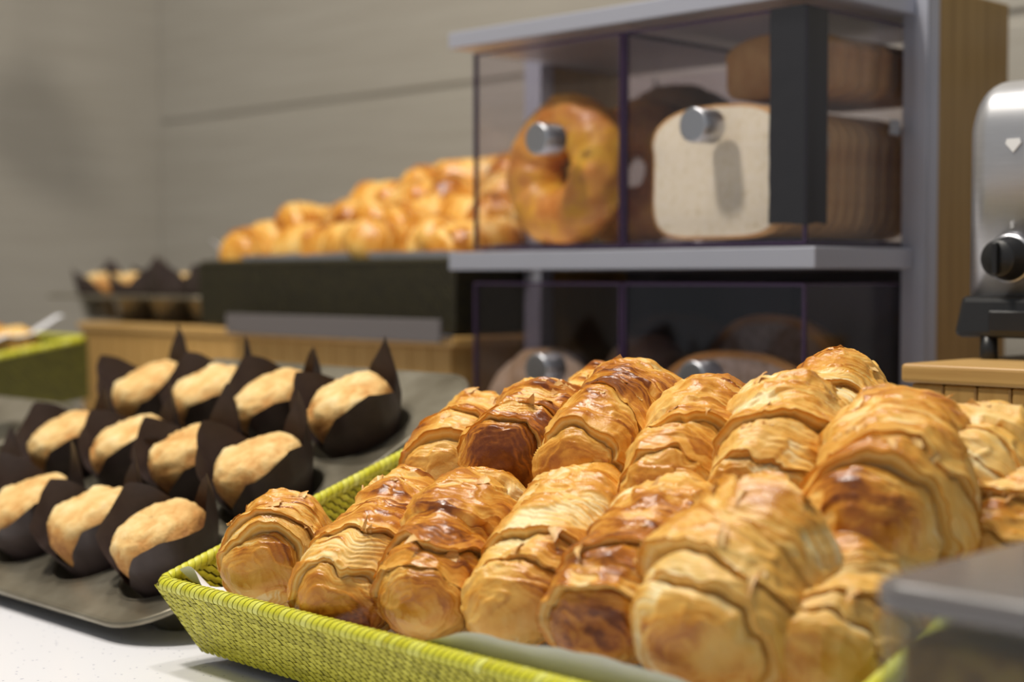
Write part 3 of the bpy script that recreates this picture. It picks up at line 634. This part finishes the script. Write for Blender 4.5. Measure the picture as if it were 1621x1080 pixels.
for k, (key, a, b_, R, bend, bake, roll, label) in enumerate(CR):
    a, b_ = BM @ Vector(a), BM @ Vector(b_); d = b_ - a; Ln = d.length
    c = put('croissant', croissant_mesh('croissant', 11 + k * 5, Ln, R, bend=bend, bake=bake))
    ex = d.normalized(); ez = (Vector((0, -.25, 1)) - ex * Vector((0, -.25, 1)).dot(ex)).normalized(); ey = ez.cross(ex)
    c.matrix_world = Matrix.Translation((a + b_) / 2) @ Matrix((ex, ey, ez)).transposed().to_4x4() @ Matrix.Rotation(R_(roll), 4, 'X')
    tag(c, label, 'croissant', 'croissants in the green basket')
    rs = random.Random(k); me = c.data; nv = 150
    for q in range(8):
        iu = int((len(me.vertices) // nv - 4) * rs.choice((.25, .36, .42, .6, .66, .75))); iv = int(nv * rs.uniform(.12, .40)); v = me.vertices[iu * nv + iv]
        fo = put('flake', flake_mesh(k * 10 + q, rs.uniform(.005, .013), rs.uniform(.003, .008)), c)
        n = v.normal; t = Vector((rs.choice((-1, 1)), rs.uniform(-.6, .6), 0)); t = (t - n * t.dot(n)).normalized(); yv = n.cross(t)
        fo.matrix_local = Matrix.Translation(v.co - n * .0006) @ Matrix((t, yv, n)).transposed().to_4x4()

    if key in 'JMQ':                                            # a long loose flake standing up at the top
        co = np.empty(len(me.vertices) * 3, np.float32); me.vertices.foreach_get('co', co); co = co.reshape(-1, 3); iv = int(np.argmax(co[:, 2] + .25 * co[:, 0])); v = me.vertices[iv]
        fo = put('flake', flake_mesh(500 + k, .017, .006), c); fo['label'] = 'long loose flake standing up'
        t = (v.normal * .75 + Vector((.5, -.3, 0))).normalized(); yv = t.cross(Vector((1, 0, 0))).normalized(); n = t.cross(yv)
        fo.matrix_local = Matrix.Translation(v.co - t * .001) @ Matrix((t, yv, n)).transposed().to_4x4()

# ------------------------------------------------------------------ muffins and their trays
def muffin_mesh(seed):
    rs = np.random.RandomState(seed); nu, nv = 26, 48; V = []; 
    f = np.linspace(0, 1, nu); th = np.linspace(0, 2 * math.pi, nv, endpoint=False); Fg, Th = np.meshgrid(f, th, indexing='ij')
    R = .0325; rr = np.where(Fg < .35, .0205 + (R - .0205) * Fg / .35, R * np.sqrt(np.clip(1 - ((Fg - .35) / .65) ** 2.2, 0, 1)))
    z = np.where(Fg < .35, .036 * Fg / .35 + .002, .038 + .021 * np.sin(np.clip((Fg - .35) / .65, 0, 1) * math.pi / 2))
    P = np.stack([rr * np.cos(Th), rr * np.sin(Th), z], -1); n = fbm(P * 70, seed); n2 = fbm(P * 240, seed + 2)
    topm = sst(.3, .5, Fg); z = z + topm * (.0016 * n + .0010 * n2); rr = rr * (1 + .03 * n * topm) + .0006 * n2 * topm
    tone = .22 + .38 * sst(.4, .8, Fg) + .30 * n + .14 * n2
    V = np.stack([rr * np.cos(Th), rr * np.sin(Th), z], -1).reshape(-1, 3)
    i, j = np.meshgrid(np.arange(nu - 1), np.arange(nv), indexing='ij'); j2 = (j + 1) % nv
    F = np.stack([i * nv + j, i * nv + j2, (i + 1) * nv + j2, (i + 1) * nv + j], -1).reshape(-1, 4)
    return npmesh('cake', V, F, M['muffin'], tone=np.clip(tone.ravel(), 0, 1))
def wrapper_mesh(seed):
    rs = np.random.RandomState(seed); nu, nv = 15, 96; f = np.linspace(0, 1, nu); th = np.linspace(0, 2 * math.pi, nv, endpoint=False)
    def bumpf(c, w): d = np.abs((th - R_(c) + math.pi) % (2 * math.pi) - math.pi) / R_(w); return np.clip(1 - d, 0, 1)
    j = lambda v: v + rs.uniform(-9, 9)
    H = .0455 + .002 * np.sin(th * 2 + rs.uniform(0, 6)) + rs.uniform(.024, .036) * bumpf(j(72), 42) + rs.uniform(.016, .028) * bumpf(j(172), 46) + rs.uniform(.004, .012) * bumpf(j(-12), 40) + rs.uniform(.004, .012) * bumpf(j(-140), 36)
    H = H - rs.uniform(.022, .028) * np.clip(bumpf(j(-96), 44), 0, 1) - rs.uniform(.0, .014) * bumpf(j(128), 30)
    T1 = np.maximum.reduce([bumpf(78, 50), bumpf(178, 50), bumpf(-12, 50), bumpf(-140, 50)])
    Fg, Th = np.meshgrid(f, th, indexing='ij'); Hg = H[None, :]; T = T1[None, :]
    z = Fg * Hg; base = .0235 + .0130 * np.clip(z / .036, 0, 1) + np.clip(z - .036, 0, 1) * .12
    sq = 1 + (.13 * T - .04) * np.clip(z / .036, 0, 1.4)
    pleat = 1 + .030 * np.sin(Th * 8 + rs.uniform(0, 6)) * (1 - T) * Fg
    rr = base * sq * pleat + .002 * fbm(np.stack([np.cos(Th) * 1.5, np.sin(Th) * 1.5, z * 20], -1), seed) * Fg
    V = np.stack([rr * np.cos(Th), rr * np.sin(Th), z], -1).reshape(-1, 3)
    V = np.concatenate([V, [[0, 0, .0002]]])
    i, j = np.meshgrid(np.arange(nu - 1), np.arange(nv), indexing='ij'); j2 = (j + 1) % nv
    F = np.stack([i * nv + j, i * nv + j2, (i + 1) * nv + j2, (i + 1) * nv + j], -1).reshape(-1, 4)
    j = np.arange(nv); F = np.concatenate([F, np.stack([np.full(nv, nu * nv), (j + 1) % nv, j, j], -1)[:, [0, 1, 2, 2]]]) if False else F
    return npmesh('paper_wrapper', V[:-1], F, M['wrapper'])
CAKES = [muffin_mesh(s) for s in (1, 2, 3, 4, 5)]; WRAPS = [wrapper_mesh(s) for s in (1, 2, 3, 4, 5)]
def muffin(mx, rot, k, label, group, sink=.0):
    r = empty('muffin'); r.matrix_world = mx @ Matrix.Rotation(rot, 4, 'Z') @ Matrix.Scale(.99, 4); tag(r, label, 'muffin', group)
    c = put('cake', CAKES[k % 5], r); c.rotation_euler = (0, 0, k * 1.3); c.location.z = -.003; w = put('paper_wrapper', WRAPS[(k * 3 + 1) % 5], r)
    return r
PT = .086
def tray(origin, tilt, cols, rows, label):
    W = (cols - 1) * PT + .128; D = (rows - 1) * PT + .148
    r = empty('muffin_tray', origin, (tilt, 0, 0)); tag(r, label, 'baking tray')
    cu = bpy.data.curves.new('p', 'CURVE'); cu.dimensions = '2D'; cu.fill_mode = 'BOTH'; cu.extrude = .0006
    def poly(pts):
        s = cu.splines.new('POLY'); s.points.add(len(pts) - 1)
        for q, (x, y) in zip(s.points, pts): q.co = (x, y, 0, 1)
        s.use_cyclic_u = True
    rad = .045; outl = []
    for (cx, cy, a0) in ((W - rad, rad, -90), (W - rad, D - rad, 0), (rad, D - rad, 90), (rad, rad, 180)):
        for k in range(11): a = R_(a0 + 9 * k); outl.append((cx + rad * math.cos(a), cy + rad * math.sin(a)))
    poly(outl); cent = []
    for i in range(cols):
        for j in range(rows):
            x, y = W - .052 - i * PT, .060 + j * PT; cent.append((i, j, x, y)); poly([(x + .0375 * math.cos(2 * math.pi * k / 40), y + .0375 * math.sin(2 * math.pi * k / 40)) for k in range(40)])
    ob = bpy.data.objects.new('tmp', cu); COL.objects.link(ob); dg = bpy.context.evaluated_depsgraph_get()
    me = bpy.data.meshes.new_from_object(ob.evaluated_get(dg)); bpy.data.objects.remove(ob); me.name = 'plate'; me.materials.clear(); me.materials.append(M['tray'])
    put('plate', me, r)
    put('rolled_rim', tubemesh('rolled_rim', [(x, y, -.0012) for x, y in outl], .0024, M['tray'], 8, True), r)
    cm = lathe_mesh('cup', [(.0392, .0012), (.038, .0014), (.0368, -.001), (.0275, -.031), (.026, -.0325), (.0001, -.033)], M['tray'], 36)
    for (i, j, x, y) in cent: c = put('cup', cm, r); c.location = (x, y, 0)
    mw = Matrix.Translation(origin) @ Matrix.Rotation(tilt, 4, 'X')
    return W, D, {(i, j): mw @ Matrix.Translation((x, y, -.029)) for (i, j, x, y) in cent}
TT = R_(26); TW = 3 * PT + .128; TO = (-.812 - TW, .494, .0125)
_, _, S1 = tray(TO, TT, 4, 3, 'grey steel muffin tray tilted beside the croissant basket')
colw = ['rightmost', 'second from right', 'third from right', 'leftmost']; roww = ['front', 'middle', 'back']
rng = random.Random(12)
UPM = Matrix.Rotation(R_(-6), 4, 'X')
for (i, j), mx in S1.items():
    muffin(mx @ Matrix.Translation((rng.uniform(-.002, .002), rng.uniform(-.002, .002), .012)) @ Matrix.Rotation(R_(rng.uniform(-4, 4)), 4, 'X'), R_(rng.uniform(-14, 14)), i * 3 + j, f'muffin in dark paper, {colw[i]} in {roww[j]} row of the near tilted tray', 'muffins in the tilted tray')
wedge('sloping_stand', TO[0] + .06, -.812 - .06, .60, .73, under(TO, TT, .037, .60), under(TO, TT, .037, .73), M['blackmatte'], 'sloping black stand under the tilted muffin tray')
T2O = (-1.215 - TW, 0.3849, 0.0310)
T2T = R_(14.57)
_, _, S2 = tray(T2O, T2T, 4, 3, 'second steel muffin tray at the left edge, mostly out of view')
for (i, j), q in {(0, 1): 0, (1, 1): 1}.items():
    muffin(S2[(i, j)] @ Matrix.Translation((0, 0, .012)), R_(30 + 20 * q), 3 + q, ['muffin in dark paper at the left edge, nearest the tilted tray', 'muffin in dark paper in the left tray, second from its right side', 'muffin in dark paper in the left tray, front row'][q], 'muffins in the left tray')
wedge('sloping_stand', T2O[0] + .06, T2O[0] + TW - .06, T2O[1] + .11, T2O[1] + .22, under(T2O, T2T, .037, T2O[1] + .11), under(T2O, T2T, .037, T2O[1] + .22), M['blackmatte'], 'sloping black stand under the second muffin tray')
# tray on the plinth
T3 = (-1.54 - TW, 1.012, .2025)
_, _, S3 = tray(T3, 0, 4, 3, 'muffin tray standing flat on the bamboo plinth at the back left')
for (i, j), mx in S3.items():
    if j < 2: muffin(mx @ Matrix.Translation((0, 0, .002)), R_(rng.uniform(60, 220)), i + j * 2, f'muffin in dark paper on plinth tray, {colw[i]} in its {roww[j]} row', 'muffins on the plinth')

# ------------------------------------------------------------------ dark basket and rolls on the plinth
basket('dark_basket', (-1.532, 1.006, .241), 0, .438, .29, .0695, .003, M['bweave'], M['bweave'], M['blackmatte'], .008, 'dark woven basket on the bamboo plinth heaped with glossy rolls')
def dl(X, Y):
    e = np.minimum(np.minimum(X + 1.524, -1.102 - X), np.minimum(Y - 1.014, 1.288 - Y)); Z = .222 + .024 * sst(.018, 0, e) + .006 * sst(1.03, 1.018, Y) + .002 * fbm(np.stack([X, Y, X * 0], -1) * 25, 3)
    Z = Z + .02 * sst(-1.49, -1.522, X) * sst(1.06, 1.02, Y); return X, Y, Z
sheet('paper_liner', -1.522, -1.104, 1.016, 1.286, dl, 80, 50, 'white paper lining the dark basket under the rolls')
RM = [croissant_mesh('glossy_roll', 200 + s, .105, .032, 70, 40, .22, -.02, edges=(.45,), detail=.45) for s in range(4)]
rng = random.Random(31); rows = ['bottom', 'second', 'third', 'top']
for lay in range(4):
    x0 = (-1.475, -1.435, -1.375, -1.325)[lay]; n = (6, 6, 5, 4)[lay]; x1 = -1.118
    for k in range(n):
        x = x0 + (x1 - x0) * k / (n - 1) + rng.uniform(-.006, .006); y = 1.066 + lay * .043 + rng.uniform(-.008, .008); z = .258 + lay * .0235 + rng.uniform(-.003, .003)
        o = put('glossy_roll', RM[rng.randrange(4)]); o.location = (x, y, z); o.rotation_euler = (R_(rng.uniform(-18, 18)), R_(rng.uniform(-12, 12)), R_(rng.choice((60, 90, 110, 20, -30, 140)) + rng.uniform(-15, 15)))
        pos = ['leftmost', 'second from left', 'third from left', 'fourth from left', 'fifth from left', 'sixth from left', 'rightmost'][k] if k < n - 1 else 'rightmost'
        tag(o, f'golden glossy roll in the heap on the plinth, {pos} in the {rows[lay]} row', 'roll', 'rolls heaped in the dark basket')
# steel rail clipped on the plinth front
box_r = empty('ticket_rail', (-1.2, .99, .17)); tag(box_r, 'grey metal ticket rail along the front edge of the bamboo plinth', 'rail')
box('face_strip', (-.245, -.006, -.006), (.108, -.002, .016), M['rail'], box_r, .001)
box('ledge', (-.245, -.002, -.0008), (.108, .012, .0004), M['alu'], box_r)

# bread and paper in the olive basket
OB = Matrix.Translation((-2.085, .637, .110)) @ Matrix.Rotation(R_(9), 4, 'X')
def ol(X, Y): return X, Y, -.010 + .030 * sst(.36, .43, X) * sst(.22, .10, np.abs(Y - .15)) + .012 * sst(.2, .27, Y) + .012 * fbm(np.stack([X, Y, X * 0], -1) * 16, 6)
o = sheet('paper_liner', .02, .436, .02, .27, ol, 60, 40, 'crumpled white paper in the olive basket at the left edge'); o.matrix_world = OB
RB = croissant_mesh('bread_roll', 300, .10, .027, 70, 40, .1, -.1, detail=.6)
for k, (x, y) in enumerate(((.40, .20), (.38, .13), (.32, .22))):
    o = put('bread_roll', RB); o.matrix_world = OB @ Matrix.Translation((x, y, .002)) @ Matrix.Rotation(1.2 + k, 4, 'Z')
    tag(o, ['pale bread roll nearest the corner of the olive basket', 'pale bread roll nearer the front in the olive basket', 'pale bread roll farthest left in the olive basket'][k], 'roll', 'rolls in the olive basket')

# ------------------------------------------------------------------ glass jar in the near right corner
JX, JY, JH, JS = -.2745, .434, .1285, .118
j = empty('preserve_jar', (JX + JS / 2, JY + JS / 2, 0)); tag(j, 'square glass jar of amber preserve in the near right corner', 'jar')
h = JS / 2
def rr(s, r, n=8):
    out = []
    for (cx, cy, a0) in ((s - r, -s + r, -90), (s - r, s - r, 0), (-s + r, s - r, 90), (-s + r, -s + r, 180)):
        for k in range(n + 1): a = R_(a0 + 90 * k / n); out.append((cx + r * math.cos(a), cy + r * math.sin(a)))
    return out
def loft(name, secs, m, parent, smooth=True, cap=True):
    bm = bmesh.new(); rings = [[bm.verts.new((x, y, z)) for x, y in rr(s, r)] for (s, r, z) in secs]; n = len(rings[0])
    for a, b in zip(rings[:-1], rings[1:]):
        for k in range(n): bm.faces.new((a[k], a[(k + 1) % n], b[(k + 1) % n], b[k])).smooth = smooth
    if cap: bm.faces.new(rings[0][::-1]); bm.faces.new(rings[-1])
    bmesh.ops.recalc_face_normals(bm, faces=bm.faces); return bmobj(name, bm, m, parent)
loft('glass_wall', [(h - .003, .010, .0005), (h, .012, .004), (h, .012, JH - .012), (h - .003, .012, JH - .010), (h - .004, .010, JH - .012), (h - .0045, .009, .006), (h - .006, .009, .005)], M['glass'], j)
loft('preserve', [(h - .008, .008, .0065), (h - .006, .009, .009), (h - .006, .009, .107), (h - .010, .009, .1095)], M['jam'], j)
lid = loft('lid', [(h - .005, .010, JH - .0105), (h + .001, .012, JH - .009), (h + .001, .012, JH - .002), (h - .002, .010, JH)], M['lid'], j)
